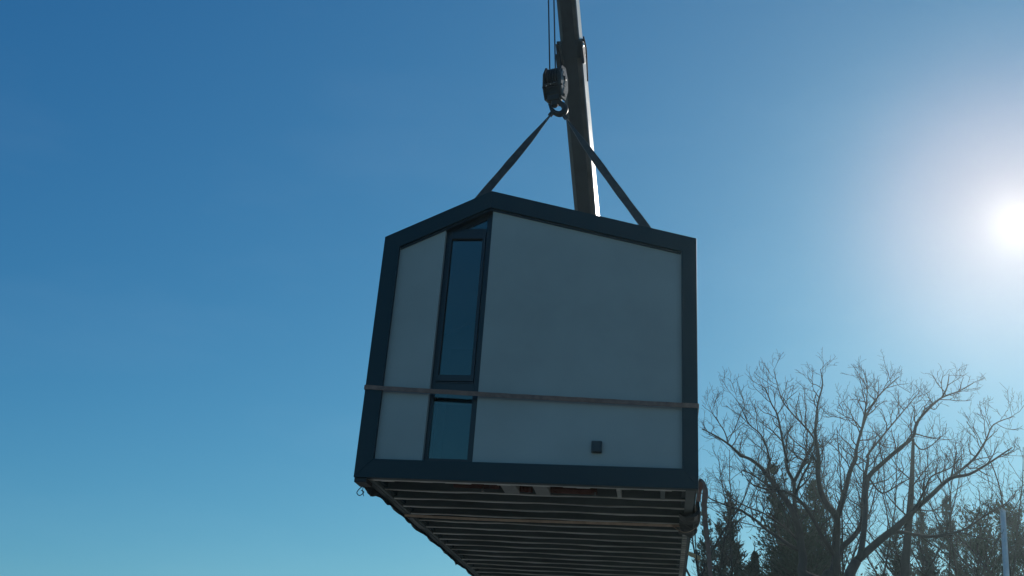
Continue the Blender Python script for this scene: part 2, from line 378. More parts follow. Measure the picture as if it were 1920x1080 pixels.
for px0, px1, m in ((935, 963, 'plate'), (995, 1022, 'plate'), (1153, 1161, 'galv'), (1238, 1247, 'joist')):
    a, b = H(px0, 906, -0.006), H(px1, 906, -0.006)
    obj('blocking', box(a.x, b.x, 0.17, 0.748, -0.006, 0.10, 0.003), M[m], house)
def pad(px0, px1, z0, z1, y=0.70):
    a, b = H(px0, 918, 0.0), H(px1, 918, 0.0)
    bm = bmesh.new(); N = 10; R = random.Random(int(px0)); g = []
    for i in range(N+1):
        x = a.x + (b.x-a.x)*i/N; t = R.uniform(-0.012, 0.012)
        g.append([bm.verts.new((x, yy, zz)) for yy, zz in ((y+t, z0+R.uniform(-.008, .012)), (y+t-0.02, (z0+z1)/2), (y+t, z1+t), (y+0.045, z1), (y+0.045, z0+.005))])
    for r0, r1 in zip(g, g[1:]):
        for q in range(5): bm.faces.new((r0[q], r0[(q+1) % 5], r1[(q+1) % 5], r1[q]))
    bm.faces.new(g[0][::-1]); bm.faces.new(g[-1])
    return obj('insulation_pad', bm, M['insul'], house)
pad(848, 932, 0.035, 0.125); pad(966, 994, 0.012, 0.10); pad(1024, 1116, 0.012, 0.085)
for px in (1113, 905): # small bright bolts
    p = H(px, 917, 0.02); obj('bolt', lathe([(0, 0.014), (0.03, 0.014), (0.03, 0.008), (0.05, 0.008)], 8, 'z'), M['chrome'], house).location = (p.x, 0.70, 0.0)
# ragged membrane hanging along the left bottom edge
bm = bmesh.new(); R = random.Random(11); rows = []
N = 90
for i in range(N+1):
    t = i/N; y = 0.05 + t*(LEN-0.3)
    lump = max(0, math.sin(i*0.21+0.4))**3*0.075 + max(0, math.sin(i*0.47+1.0))**4*0.03
    drop = 0.030 + lump*(1.0 if t < 0.34 else (0.25 if t < 0.75 else 0.6)) + R.uniform(0, 0.006)
    ox = 0.012*math.sin(i*0.5) + R.uniform(-0.006, 0.006)
    rows.append([bm.verts.new(p) for p in ((0.0-0.006, y, 0.03), (-0.010+ox, y, -0.02), (0.012+ox*1.5, y, -0.02-drop*0.6), (0.03+ox, y, -0.02-drop), (0.034+ox, y, -0.018-drop*0.9), (0.02, y, -0.015), (0.0, y, 0.03))])
for r0, r1 in zip(rows, rows[1:]):
    for q in range(6): bm.faces.new((r0[q], r0[q+1], r1[q+1], r1[q]))
obj('membrane_flap', bm, M['membrane'], house)
bm = bmesh.new(); add_box(bm, 0.004, 0.13, 0.02, 0.25, -0.10, -0.056, 0.006); obj('corner_bracket', bm, M['membrane'], house)
obj('bent_wire', tube(smoothline([(0.03, 0.30, -0.07), (-0.02, 0.32, -0.10), (-0.05, 0.34, -0.14), (-0.02, 0.35, -0.165), (0.02, 0.35, -0.13), (-0.01, 0.34, -0.11)], 6), 0.005, 5), M['membrane'], house)
obj('bent_wire', tube(smoothline([(0.02, 0.30, -0.09), (0.015, 0.32, -0.13), (0.03, 0.33, -0.175)], 6), 0.004, 5), M['membrane'], house)
obj('edge_plate', box(0.03, 0.10, 2.15, 2.85, -0.030, -0.0205, 0.003), M['plate'], house)

# ------------------------------------------------------------------ straps and slings
ls = thing('lashing_strap', 'brown webbing strap pulled taut across the grey gable and window', 'strap', HM)
pts, nr = [], []
N = 46
for i in range(N+1):
    x = -0.008 + (W_+0.016)*i/N; pts.append((x, -0.006, 0.888 - 0.124*i/N - 0.006*math.sin(math.pi*i/N) + 0.0012*math.sin(i*1.7))); nr.append((0.02*math.sin(i*0.8), -1, 0.12*math.sin(i*0.37)))
obj('strap_run', ribbon(pts, nr, 0.047, 0.004), M['strap'], ls)
obj('strap_run', ribbon([(-0.008, -0.004+5.0*i/20, 0.888+0.06*i/20) for i in range(21)], (-1, 0, 0), 0.047, 0.004), M['strap'], ls)
obj('strap_run', ribbon([(W_+0.008, -0.004+5.0*i/20, 0.764+0.05*i/20) for i in range(21)], (1, 0, 0), 0.047, 0.004), M['strap'], ls)

HOOKY = 3.6
def HK(px, py, y=HOOKY):                                       # photo pixel -> house plane of the hook, back to world
    r = HMI.to_3x3() @ ray(px, py); return HM @ (COFF + r * ((y - COFF.y) / r.y))
def HL(px, py, y=HOOKY): return HMI @ HK(px, py, y)
sl = thing('lifting_sling', 'dark flat webbing sling spread from the crane hook down over both roof slopes', 'sling', HM)
R = random.Random(4)
def leg(p0, p1, nrm, flip, wx=0.0, th=0.010):
    a, b = Vector(p0), Vector(p1); P, Nn = [], []; N = 40
    for i in range(N+1):
        t = i/N; P.append(a.lerp(b, t) + Vector((0, 0, -0.03*math.sin(math.pi*t))))
        tw = (1-min(1, t/0.30)); tw = tw*tw*1.25
        ang_ = flip*tw; v = Vector(nrm); d = (b-a).normalized()
        v.rotate(Matrix.Rotation(ang_, 3, d)); Nn.append(tuple(v))
    wf = lambda t: 0.050 + 0.050*min(1, max(0, (t-0.06)/0.22)) + 0.004*math.sin(t*40)
    return ribbon(P, Nn, 0.12, th, wid_fn=lambda t: wf(t) + wx)
view = Vector((0.15, -1, -0.45))
e1, e2 = Vector((0.035, 1.10, EL+0.030)), Vector((W_-0.035, 1.27, ER+0.022))
h1, h2 = HL(1036, 211), HL(1058, 217)
for h, e_, fl in ((h1, e1, 1), (h2, e2, -1)):
    lg = obj('sling_leg', leg(h, e_, view, fl), M['sling'], sl)
    obj('selvedge', leg(h, e_, view, fl, 0.011, 0.004), M['selvedge'], lg)      # woven pale edges
    d = (e_-h).normalized()
    for q in (0.30, 0.62): obj('stitch_patch', ribbon([h.lerp(e_, q) + Vector((0, 0, -0.03*math.sin(math.pi*q))) + d*(0.09*i/2) for i in range(3)], tuple(view), 0.088, 0.016), M['sling'], lg)
for h, e_, x, s in ((h1, e1, -0.012, -1), (h2, e2, W_+0.012, 1)):
    P = [(x, e_.y + (1.92-e_.y)*i/16, e_.z - 0.02 - (e_.z)*i/16) for i in range(17)]
    obj('sling_side', ribbon(P, (s, 0, 0), 0.10, 0.008), M['sling'], sl)
    d = (e_-h).normalized(); a = h + d*0.16
    obj('sewn_splice', ribbon([h + d*(0.02+0.10*i/4) for i in range(5)], tuple(view), 0.07, 0.022), M['sling'], sl)
loop = [h1, HL(1037, 210), HL(1041, 212), HL(1048, 215), HL(1054, 213.5), HL(1058, 215), h2]
obj('sling_eye', tube(smoothline(loop, 5), 0.023, 8), M['sling'], sl)
P = []
for i in range(41):
    t = i/40; P.append((0.06 + 3.24*t, 1.93 - 0.05*t + 0.02*math.sin(t*7), -0.045 - 0.012*math.sin(math.pi*t)))
obj('belly_strap', ribbon(P, (0, -0.4, -1), 0.05, 0.005), M['belly'], sl)

ep = thing('edge_protector', 'black folded pad wrapped round the lower right edge under the sling', 'pad', HM)
bm = bmesh.new(); R = random.Random(9); rows = []
for i in range(13):
    y = 1.25 + 1.15*i/12; j = lambda s: R.uniform(-s, s)
    rows.append([bm.verts.new(p) for p in ((3.24+j(.015), y, -0.040+j(.006)), (3.30, y, -0.075-0.03*math.sin(i*0.9)+j(.01)), (3.39, y, -0.07-0.02*math.sin(i*1.2)), (3.445+j(.012), y, -0.02+j(.015)), (3.44+j(.008), y, 0.22+j(.02)), (3.425, y, 0.22), (3.43, y, 0.0), (3.38, y, -0.045), (3.30, y, -0.05), (3.24, y, -0.036))])
for r0, r1 in zip(rows, rows[1:]):
    for q in range(10): bm.faces.new((r0[q], r0[(q+1) % 10], r1[(q+1) % 10], r1[q]))
bm.faces.new(rows[0][::-1]); bm.faces.new(rows[-1])
obj('pad_sheet', bm, M['membrane'], ep)
P = smoothline([(3.16, 1.88, -0.05), (3.28, 1.88, -0.115), (3.38, 1.86, -0.10), (3.452, 1.85, -0.02), (3.46, 1.85, 0.15)], 6)
obj('strap_turn', ribbon(P, [Vector((0.4 if i > 12 else 0.0, 0.2, -1 if i < 16 else -.2)) for i in range(len(P))], 0.06, 0.006), M['belly'], sl)

# loose strap end looped over the lower right corner, hanging straight down
lp = thing('loose_strap', 'loose brown strap end looped out and hanging beside the lower right corner', 'strap')
c0 = HM @ Vector((W_+0.01, 0.45, 0.20))
Yc = c0.y
path = [at(1308, 940, Yc), at(1309, 915, Yc), at(1313, 902, Yc), at(1319, 905, Yc), at(1321.5, 920, Yc), at(1320.5, 945, Yc), at(1323, 985, Yc), at(1328, 1030, Yc), at(1332.5, 1085, Yc), at(1337, 1160, Yc), at(1340, 1230, Yc)]
P = smoothline(path, 6)
nn = []
for i in range(len(P)):
    t = i/(len(P)-1); a = 0.9 - 0.7*min(1, t*2.2) + 0.2*math.sin(t*9)
    nn.append(Vector((math.sin(a+0.25), -math.cos(a+0.25), 0.15)))
obj('strap_tail', ribbon(P, nn, 0.052, 0.006), M['strap'], lp)
obj('strap_fold', ribbon(smoothline([at(1311, 940, Yc+.03), at(1313, 920, Yc+.03), at(1318, 908, Yc+.05), at(1325, 918, Yc+.06), at(1324, 935, Yc+.06), at(1321, 950, Yc+.04)], 6), (0.8, -0.6, 0.1), 0.05, 0.005), M['strap'], lp)
cdn = thing('dangling_cord', 'thin dark cord hanging from the underside beside the loose strap', 'cord')
Yd = (HM @ Vector((W_, 2.0, 0))).y
obj('cord_line', tube(smoothline([at(1304, 985, Yd), at(1303.5, 1010, Yd), at(1306, 1045, Yd), at(1309, 1085, Yd), at(1312, 1120, Yd)], 6), 0.007, 5), M['membrane'], cdn)
Yt = (HM @ Vector((W_, 3.6, 0))).y
tb = bmesh.new(); a, b = at(1290, 1037, Yt), at(1313.5, 1047.5, Yt)
add_ribbon(tb, [a, a.lerp(b, .5), b], (0, -1, 0.2), 0.042, 0.03)
tag(obj('timber_batten', tb, M['timber']), 'short pale timber batten sticking out beneath the house on the right', 'timber')

# ------------------------------------------------------------------ hook block
hb_p = HK(1042, 158)
yaw = math.radians(24)
HBM = Matrix.Translation(hb_p) @ Matrix.Rotation(-yaw, 4, 'Z') @ Matrix.Rotation(math.radians(4), 4, 'Y')
hb = thing('hook_block', 'black crane hook block with sheaves hanging on two hoist ropes', 'hook block', HBM)
cheek = [(-0.19, 0.10), (-0.11, 0.27), (0.05, 0.31), (0.17, 0.16), (0.20, -0.05), (0.11, -0.27), (-0.06, -0.31), (-0.17, -0.14)]
def cheekplate(x0, x1, s=1.0, cut=None):
    bm = bmesh.new(); a = [bm.verts.new((x0, y*s, z*s)) for y, z in cheek]; b = [bm.verts.new((x1, y*s, z*s)) for y, z in cheek]
    fs = [bm.faces.new(a), bm.faces.new(b[::-1])]
    for i in range(8): fs.append(bm.faces.new((a[i], b[i], b[(i+1) % 8], a[(i+1) % 8])))
    bmesh.ops.bevel(bm, geom=list({e for f in fs for e in f.edges}), offset=0.006, segments=2, affect='EDGES')
    return bm
for x0, x1 in ((-0.155, -0.125), (0.105, 0.140)): obj('cheek_plate', cheekplate(x0, x1), M['hook'], hb)
obj('weight_plate', cheekplate(0.141, 0.150, 0.80), M['cheek'], hb)
for y0, z0 in ((-0.06, 0.12), (0.03, 0.0), (0.0, -0.15)):
    bmq = bmesh.new(); vs = [bmq.verts.new((0.1502 + d, y0+yy, z0+zz)) for d in (0.0, 0.004) for yy, zz in ((-0.04, -0.05), (0.0, -0.065), (0.045, 0.04), (0.005, 0.06))]
    for q in ((0,1,2,3), (7,6,5,4), (0,4,5,1), (1,5,6,2), (2,6,7,3), (3,7,4,0)): bmq.faces.new([vs[i] for i in q])
    obj('cheek_recess', bmq, M['hook'], hb)
for x in (-0.090, -0.045, 0.0, 0.045, 0.085):
    s = obj('sheave', lathe([(x-0.018, 0.185), (x-0.006, 0.165), (x+0.006, 0.165), (x+0.018, 0.185)], 28), M['hook'], hb, False); s.location = (0, 0, 0.085)
obj('axle_pin', lathe([(-0.17, 0.03), (-0.165, 0.04), (0.165, 0.04), (0.17, 0.03)], 14), M['hook'], hb).location = (0, 0, 0.08)
for y, z in ((-0.13, -0.11), (0.0, -0.22)): obj('spacer_bolt', lathe([(-0.17, 0.016), (0.17, 0.016)], 10), M['hook'], hb).location = (0, y, z)
for x, z in ((-0.08, -0.125), (-0.01, -0.105), (0.05, -0.09)): obj('bolt_head', lathe([(-0.012, 0.008), (-0.008, 0.011), (0.008, 0.011), (0.012, 0.008)], 8), M['chrome'], hb).location = (x, -0.175, z)
obj('rope_guard', tube([(-0.13, -0.17, -0.10), (0.11, -0.17, -0.10)], 0.018, 8), M['hook'], hb)
obj('gap_filler', box(-0.12, 0.10, -0.09, 0.09, -0.23, -0.03, 0.01), M['hook'], hb)  # dark filler added to block the sunlit gap between the cheek plates
obj('crosshead', box(-0.115, 0.098, -0.075, 0.075, -0.33, -0.20, 0.02), M['hook'], hb)
bmN = lathe([(-0.42, 0.04), (-0.40, 0.055), (-0.33, 0.06), (-0.30, 0.05)], 14, 'z'); obj('swivel_nut', bmN, M['hook'], hb)
# hook: traced J, tapered, in a plane facing the front
hk = [(1042, 182, 4.2), (1043.5, 187, 4.2), (1048, 192, 4.8), (1055, 196.5, 5.6), (1059.5, 203.5, 6.5), (1056.5, 211, 6.8), (1048.5, 214, 6.2), (1040, 211, 5.2), (1034.5, 205, 3.9), (1031.5, 199, 2.6), (1028.5, 194.5, 1.0)]
hp = smoothline([(*(HBM.inverted() @ HK(x, y)),) for x, y, r in hk], 5)
hr = []
for i in range(len(hp)):
    t = i/5; k = min(int(t), len(hk)-2); f = t-k; hr.append((hk[k][2]*(1-f) + hk[k+1][2]*f)*0.0080)
obj('hook', tube(hp, hr, 12), M['hook'], hb, True)
obj('safety_latch', tube([(*(HBM.inverted() @ HK(x, y)),) for x, y in ((1040, 186), (1037.5, 198), (1050, 198.5))], 0.007, 6), M['hook'], hb)

# ------------------------------------------------------------------ crane: telescopic boom, head and hoist ropes
hp_w = HK(1042, 158)
T = at(1028, -400, hp_w.y + 0.45)                             # boom tip, out of the frame above
Q = at(1100, 395, 18.6)                                       # boom where it passes behind the roof
D = (T - Q).normalized()
nb = (Vector((0, 0, -1)) - D * Vector((0, 0, -1)).dot(D)).normalized()      # underside normal
sb = Vector((math.cos(math.radians(17)), -math.sin(math.radians(17)), 0)); sb = (sb - D*sb.dot(D)).normalized()      # flank toward the sun
nb = D.cross(sb)
if nb.z > 0: nb = -nb
base_t = (1.9 - Q.z) / D.z
B0 = Q + D * base_t
CM = Matrix(((sb.x, -nb.x, D.x, B0.x), (sb.y, -nb.y, D.y, B0.y), (sb.z, -nb.z, D.z, B0.z), (0, 0, 0, 1)))
if CM.to_3x3().determinant() < 0: CM = Matrix(((-sb.x, -nb.x, D.x, B0.x), (-sb.y, -nb.y, D.y, B0.y), (-sb.z, -nb.z, D.z, B0.z), (0, 0, 0, 1)))
SG = 1.0 if CM.to_3x3().col[0].x > 0 else -1.0
cr = thing('crane_boom', 'dark telescopic crane boom with a sunlit pale edge rising behind the house roof', 'crane', CM)
Lb = (T - B0).length
def plane_s(px, py):                                           # distance along the boom that shows at a pixel row
    r = ray(px, py); lo_, hi = 0.0, Lb
    for _ in range(50):
        mid = (lo_+hi)/2; p = B0 + D*mid - CAM
        yy = 540 - FPX * ((p.z*CP - p.y*SP) / (p.y*CP + p.z*SP))
        if yy > py: lo_ = mid
        else: hi = mid
    return lo_
S1 = plane_s(0, 108); S2 = plane_s(0, 76)
def section(w, h):                                             # underside at -h/2 (local y), plate corners bent in
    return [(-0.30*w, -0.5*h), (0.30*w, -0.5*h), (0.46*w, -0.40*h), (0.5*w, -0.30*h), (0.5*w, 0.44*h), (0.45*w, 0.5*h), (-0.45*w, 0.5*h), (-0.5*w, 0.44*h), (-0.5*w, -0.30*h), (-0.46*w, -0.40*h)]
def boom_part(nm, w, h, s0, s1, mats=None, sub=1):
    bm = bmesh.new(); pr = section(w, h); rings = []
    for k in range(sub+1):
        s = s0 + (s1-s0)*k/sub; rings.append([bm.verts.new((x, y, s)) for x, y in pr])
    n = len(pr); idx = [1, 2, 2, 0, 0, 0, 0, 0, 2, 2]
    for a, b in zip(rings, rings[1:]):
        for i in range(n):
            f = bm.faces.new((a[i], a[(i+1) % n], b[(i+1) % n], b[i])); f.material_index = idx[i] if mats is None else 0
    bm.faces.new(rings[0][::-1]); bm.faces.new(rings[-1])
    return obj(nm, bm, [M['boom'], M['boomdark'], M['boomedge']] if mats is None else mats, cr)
w1, w2 = 0.450, 0.395
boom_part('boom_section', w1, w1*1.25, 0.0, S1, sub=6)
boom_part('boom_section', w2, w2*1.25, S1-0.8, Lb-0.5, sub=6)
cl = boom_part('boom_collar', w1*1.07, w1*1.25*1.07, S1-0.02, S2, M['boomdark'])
R = random.Random(2)
for s in (S1+0.02, (S1+S2)/2, S2-0.05):
    for side in (-1, 1):
        obj('wear_pad_bolt', box(side*w1*0.535-0.03, side*w1*0.535+0.03, -0.12+0.05*side, 0.02, s, s+0.06, 0.006), M['boomdark'], cl)
for side in (-1, 1):
    obj('collar_lug', box(side*w1*0.55-0.025, side*w1*0.55+0.025, -0.30, -0.10, S1-0.14, S1+0.30, 0.01), M['boomdark'], cl)
obj('collar_bracket', box(-SG*w1*0.52-0.05, -SG*w1*0.52+0.05, -0.36, -0.26, S1-0.55, S1+0.10, 0.015), M['boomdark'], cl)
obj('collar_hose', tube(smoothline([(-SG*0.16, -0.36, S2-0.05), (-SG*0.17, -0.40, S1+0.2), (-SG*0.13, -0.39, S1-0.1), (-SG*0.10, -0.36, S1-0.45)], 6), 0.016, 6), M['boomedge'], cl)
obj('collar_hose', tube(smoothline([(SG*0.285, -0.18, S2+0.05), (SG*0.315, -0.17, (S1+S2)/2), (SG*0.31, -0.16, S1-0.05), (SG*0.29, -0.16, S1-0.5)], 6), 0.016, 6), M['rubber'], cl)
obj('collar_lamp', lathe([(-0.03, 0.02), (-0.02, 0.045), (0.02, 0.045), (0.03, 0.02)], 12), M['chrome'], cl).location = (SG*w1*0.57, -0.20, (S1+S2)/2+0.06)
obj('boom_rib', box(-0.012, 0.012, -w1*1.25/2-0.012, -w1*1.25/2+0.01, 0.4, S1-0.6, 0.003), M['boomdark'], cr).location = (SG*w1*0.24, 0, 0)
# head with sheaves; ropes fall plumb to the block
hd = obj('boom_head', box(-0.20, 0.20, -0.62, 0.30, Lb-0.55, Lb+0.25, 0.04), M['boomdark'], cr)
obj('head_sheave', lathe([(-0.12, 0.24), (-0.10, 0.20), (0.10, 0.20), (0.12, 0.24)], 24), M['hook'], hd).location = (0, -0.50, Lb+0.05)
CMI = CM.inverted()
for px, py in ((1030.8, 132), (1041.3, 128)):
    a = HK(px, py); a2 = a - Vector((0, 0, 0.12)); b = a.copy(); b.z = T.z - 0.1
    obj('hoist_rope', tube([CMI @ a2, CMI @ (a2.lerp(b, .5)), CMI @ b], 0.0115, 6), M['cable'], cr)
# slewing turret and carrier, hidden behind the house and below the frame
obj('slewing_turret', box(-0.9, 0.9, -1.0, 1.2, -1.1, 0.25, 0.1), M['crane'], cr)

# ------------------------------------------------------------------ trees
class Tubes:
    """many tapering polylines -> one mesh, vectorised"""
    def __init__(s): s.g = {}
    def add(s, pts, r0, r1, n): s.g.setdefault((len(pts), n), []).append((pts, r0, r1))
    def mesh(s, name):
        V, F, base = [], [], 0
        for (m, n), L in s.g.items():
            P = np.array([[tuple(q) for q in a[0]] for a in L], float); K = len(L)
            r0 = np.array([a[1] for a in L]); r1 = np.array([a[2] for a in L])
            T_ = np.empty_like(P); T_[:, 1:-1] = P[:, 2:] - P[:, :-2]; T_[:, 0] = P[:, 1]-P[:, 0]; T_[:, -1] = P[:, -1]-P[:, -2]
            T_ /= np.linalg.norm(T_, axis=2, keepdims=True) + 1e-9
            ref = np.where(np.abs(T_[..., 2:3]) < 0.9, np.array([0, 0, 1.0]), np.array([1.0, 0, 0]))
            ref = np.broadcast_to(ref[:, :1], T_.shape)
            A = np.cross(T_, ref); A /= np.linalg.norm(A, axis=2, keepdims=True) + 1e-9; B = np.cross(T_, A)
            t = np.linspace(0, 1, m)[None, :]; rr = (r0[:, None]*(1-t) + r1[:, None]*t)
            th = 2*np.pi*np.arange(n)/n
            ring = P[:, :, None, :] + rr[:, :, None, None]*(A[:, :, None, :]*np.cos(th)[None, None, :, None] + B[:, :, None, :]*np.sin(th)[None, None, :, None])
            V.append(ring.reshape(-1, 3))
            idx = base + np.arange(K*m*n).reshape(K, m, n)
            q = np.stack([idx[:, :-1], np.roll(idx[:, :-1], -1, 2), np.roll(idx[:, 1:], -1, 2), idx[:, 1:]], -1).reshape(-1, 4)
            F.append(q); base += K*m*n
        V = np.concatenate(V); F = np.concatenate(F)
        me = bpy.data.meshes.new(name); me.vertices.add(len(V)); me.vertices.foreach_set('co', V.ravel().astype(np.float32))
        me.loops.add(F.size); me.loops.foreach_set('vertex_index', F.ravel().astype(np.int32))
        me.polygons.add(len(F)); me.polygons.foreach_set('loop_start', (np.arange(len(F))*4).astype(np.int32))
        me.update(calc_edges=True); me.polygons.foreach_set('use_smooth', [True]*len(F))
        return me
def rperp(d, R):
    v = Vector((R.gauss(0, 1), R.gauss(0, 1), R.gauss(0, 1))); v -= d*v.dot(d); return v.normalized()
def wander(p, d, L, n, R, curl=0.25, upb=0.12):
    out = [p.copy()]; d = d.normalized()
    for i in range(n-1):
        d = (d + Vector((R.gauss(0, curl), R.gauss(0, curl), R.gauss(0, curl) + upb))).normalized()
        p = p + d*(L/(n-1)); out.append(p)
    return out
def sprout(tb, line, r_of, R, step, L0, lvl, start=0.1, upb=0.12):
    """side shoots along a polyline, three levels down to fine twigs"""
    seg = [(line[i+1]-line[i]).length for i in range(len(line)-1)]; tot = sum(seg)
    s = tot*start + R.random()*step
    while s < tot:
        a = s; i = 0
        while i < len(seg)-1 and a > seg[i]: a -= seg[i]; i += 1
        f = min(1, a/max(seg[i], 1e-6)); p = line[i].lerp(line[i+1], f); d = (line[i+1]-line[i]).normalized(); t = s/tot
        L = L0*R.uniform(0.45, 1.15)*(1.15-0.55*t)
        dd = (d*R.uniform(0.35, 1.0) + rperp(d, R)*R.uniform(0.6, 1.1) + Vector((0, 0, 0.25))).normalized()
        n = {3: 7, 2: 5, 1: 4}[lvl]
        br = wander(p, dd, L, n, R, {3: 0.20, 2: 0.24, 1: 0.28}[lvl], upb)
        r0 = min(r_of(t)*0.6, {3: 0.024, 2: 0.0125, 1: 0.0085}[lvl])
        tb.add(br, max(r0, 0.0045), {3: 0.008, 2: 0.006, 1: 0.0040}[lvl], {3: 5, 2: 3, 1: 3}[lvl])
        if lvl > 1: sprout(tb, br, lambda t, r0=r0: r0*(1-0.6*t), R, step*{3: 0.58, 2: 0.72}[lvl], L0*{3: 0.48, 2: 0.46}[lvl], lvl-1, 0.15, upb)
        s += step*R.uniform(0.5, 1.5)
def c3(x, y): return (1300+x*0.2037, 680+y*0.2037)
def c4(x, y): return (1400+x*0.2037, 860+y*0.2037)
def c5(x, y): return (1280+x*0.3888, 660+y*0.3888)
def bare_tree(label, Y0, trunk, limbs, seed, step=0.42, L0=1.5, lvl=3, group='bare trees behind the house', fine=1.0):
    """trunk: list of (px, py, radius) upward, continued down to the ground; limbs: (from_limb or -1, depth drift, [(px, py)...], r0, r1)"""
    R = random.Random(seed)
    top = at(trunk[0][0], trunk[0][1], Y0)
    gx = top.x + (R.uniform(-0.4, 0.4)); base = Vector((gx, Y0, -0.1))
    root = thing('bare_tree', label, 'tree', Matrix.Translation(Vector((gx, Y0, 0))), group)
    inv = Vector((gx, Y0, 0))
    tp = [at(x, y, Y0 + 0.10*i) for i, (x, y, r) in enumerate(trunk)]; tr_ = [q[2] for q in trunk]
    full = [base, base.lerp(tp[0], 0.35) + Vector((R.uniform(-.15, .15), R.uniform(-.2, .2), 0)), base.lerp(tp[0], 0.7)] + tp
    rad = [tr_[0]*1.7, tr_[0]*1.35, tr_[0]*1.15] + tr_
    sm = smoothline(full, 4); rs = np.interp(np.linspace(0, len(full)-1, len(sm)), range(len(full)), rad)
    obj('trunk', tube([p-inv for p in sm], list(rs), 10), M['bark'], root, True)
    tw = Tubes(); lines = []
    for k, (par, drift, pp, r0, r1) in enumerate(limbs):
        src = sm if par < 0 else lines[par]
        cand = min(src, key=lambda q: (lambda v: (540-FPX*((v.z*CP-v.y*SP)/(v.y*CP+v.z*SP))-pp[0][1])**2 + (960+FPX*v.x/(v.y*CP+v.z*SP)-pp[0][0])**2)(q-CAM))
        y0 = cand.y; out = []; acc = 0
        for i, (x, y) in enumerate(pp):
            if i: acc += math.hypot(x-pp[i-1][0], y-pp[i-1][1])*0.0185*(Y0/34)
            out.append(at(x, y, y0 + drift*acc + R.uniform(-0.1, 0.1)*(i > 0)))
        if (out[0]-cand).length > 0.02: out.insert(0, cand.copy())
        ln = smoothline(out, 4); lines.append(ln)
        obj('limb', tube([p-inv for p in ln], [r0+(r1-r0)*(i/(len(ln)-1)) for i in range(len(ln))], 7), M['bark'], root, True)
        sprout(tw, [p-inv for p in ln], lambda t, a=r0, b=r1: a+(b-a)*t, R, step, L0, lvl, 0.18 if par < 0 else 0.05)
    cw = obj('crown', tw.mesh('crown'), M['twig'], root); cw['kind'] = 'stuff'
    return root

bare_tree('large bare many-limbed tree just right of the house, twigs sharp against the sky', 34, [(1552, 1105, 0.24), (1556, 1075, 0.22)],
  [(-1, 0.15, [(1545, 1092), c4(520, 1060), c4(520, 940), c4(500, 800), c4(480, 650), c4(430, 500), c4(360, 380), c4(290, 290), c4(220, 190), c4(140, 90), c4(40, 10), c3(440, 850), c3(310, 740), c3(180, 660), c3(80, 610)], 0.17, 0.018),
   (-1, -0.12, [(1562, 1085), c4(825, 1000), c4(820, 800), c4(830, 550), c4(750, 440), c4(690, 320), c4(662, 190), c4(658, 40), c3(1155, 980), c3(1150, 860), c3(1125, 680), c3(1130, 520), c3(1150, 360), c3(1190, 200), c3(1170, 60)], 0.16, 0.012),
   (1, 0.3, [c4(830, 550), c4(870, 420), c4(910, 280), c4(950, 120), c4(1000, 0), c3(1500, 800), c3(1560, 580), c5(905, 270), c5(960, 195), c5(1045, 118)], 0.11, 0.014),
   (0, -0.25, [c4(450, 480), c4(440, 380), c4(432, 220), c4(380, 110), c4(360, 0), c3(860, 900), c3(830, 760), c3(800, 600), c3(770, 470), c3(720, 380), c3(660, 240), c3(600, 200)], 0.085, 0.012),
   (3, 0.35, [c4(432, 220), c4(470, 150), c4(545, 0), c3(1000, 940), c3(1080, 790), c3(1110, 700), c3(1000, 560), c3(930, 490), c3(820, 350), c3(770, 190), c3(740, 60)], 0.065, 0.010),
   (3, 0.1, [c4(440, 370), c4(500, 190), c4(590, 20), c3(1080, 880), c3(1130, 760)], 0.055, 0.020),
   (1, -0.45, [c4(815, 900), c4(700, 720), c4(620, 570), c4(520, 420), c4(420, 330), c4(300, 290), c4(180, 280), c4(60, 240), c4(0, 190)], 0.085, 0.016),
   (0, 0.4, [c4(505, 850), c4(400, 800), c4(300, 730), c4(190, 660), c4(90, 570), c4(0, 510), c5(270, 760), c5(200, 735), c5(120, 700), c5(40, 640)], 0.075, 0.016),
   (0, -0.3, [c4(480, 760), c4(400, 680), c4(330, 620), c4(170, 510), c4(0, 440), c5(220, 690), c5(175, 600)], 0.05, 0.012),
   (-1, 0.5, [(1558, 1078), c4(860, 840), c4(980, 720), c4(1060, 590), c4(1070, 400), c4(1085, 200), c4(1120, 0), c5(890, 500), c5(960, 410), c5(1060, 290), c5(1140, 195)], 0.12, 0.012),
   (0, -0.35, [c4(220, 190), c3(690, 980), c3(700, 880), c3(660, 740), c3(610, 650), c3(510, 560), c3(440, 410), c3(380, 320)], 0.045, 0.010),
   (0, 0.5, [c4(300, 290), c4(180, 235), c4(60, 150), c4(-40, 110), c5(290, 600)], 0.05, 0.012),
   (3, -0.5, [c3(815, 720), c3(730, 630), c3(660, 580), c3(580, 510)], 0.03, 0.008),
   (1, 0.55, [c3(1140, 920), c3(1030, 800), c3(930, 720), c3(860, 640)], 0.035, 0.009),
   (2, -0.3, [c3(1540, 600), c3(1480, 530), c3(1390, 490), c3(1300, 430)], 0.03, 0.008),
   (2, 0.3, [c3(1560, 560), c5(885, 250), c5(890, 170), c5(880, 90)], 0.045, 0.008),
   (0, 0.3, [c3(320, 740), c3(290, 640), c3(240, 560), c3(180, 470), c3(140, 380)], 0.03, 0.008)],
  21, step=0.30, L0=1.45)

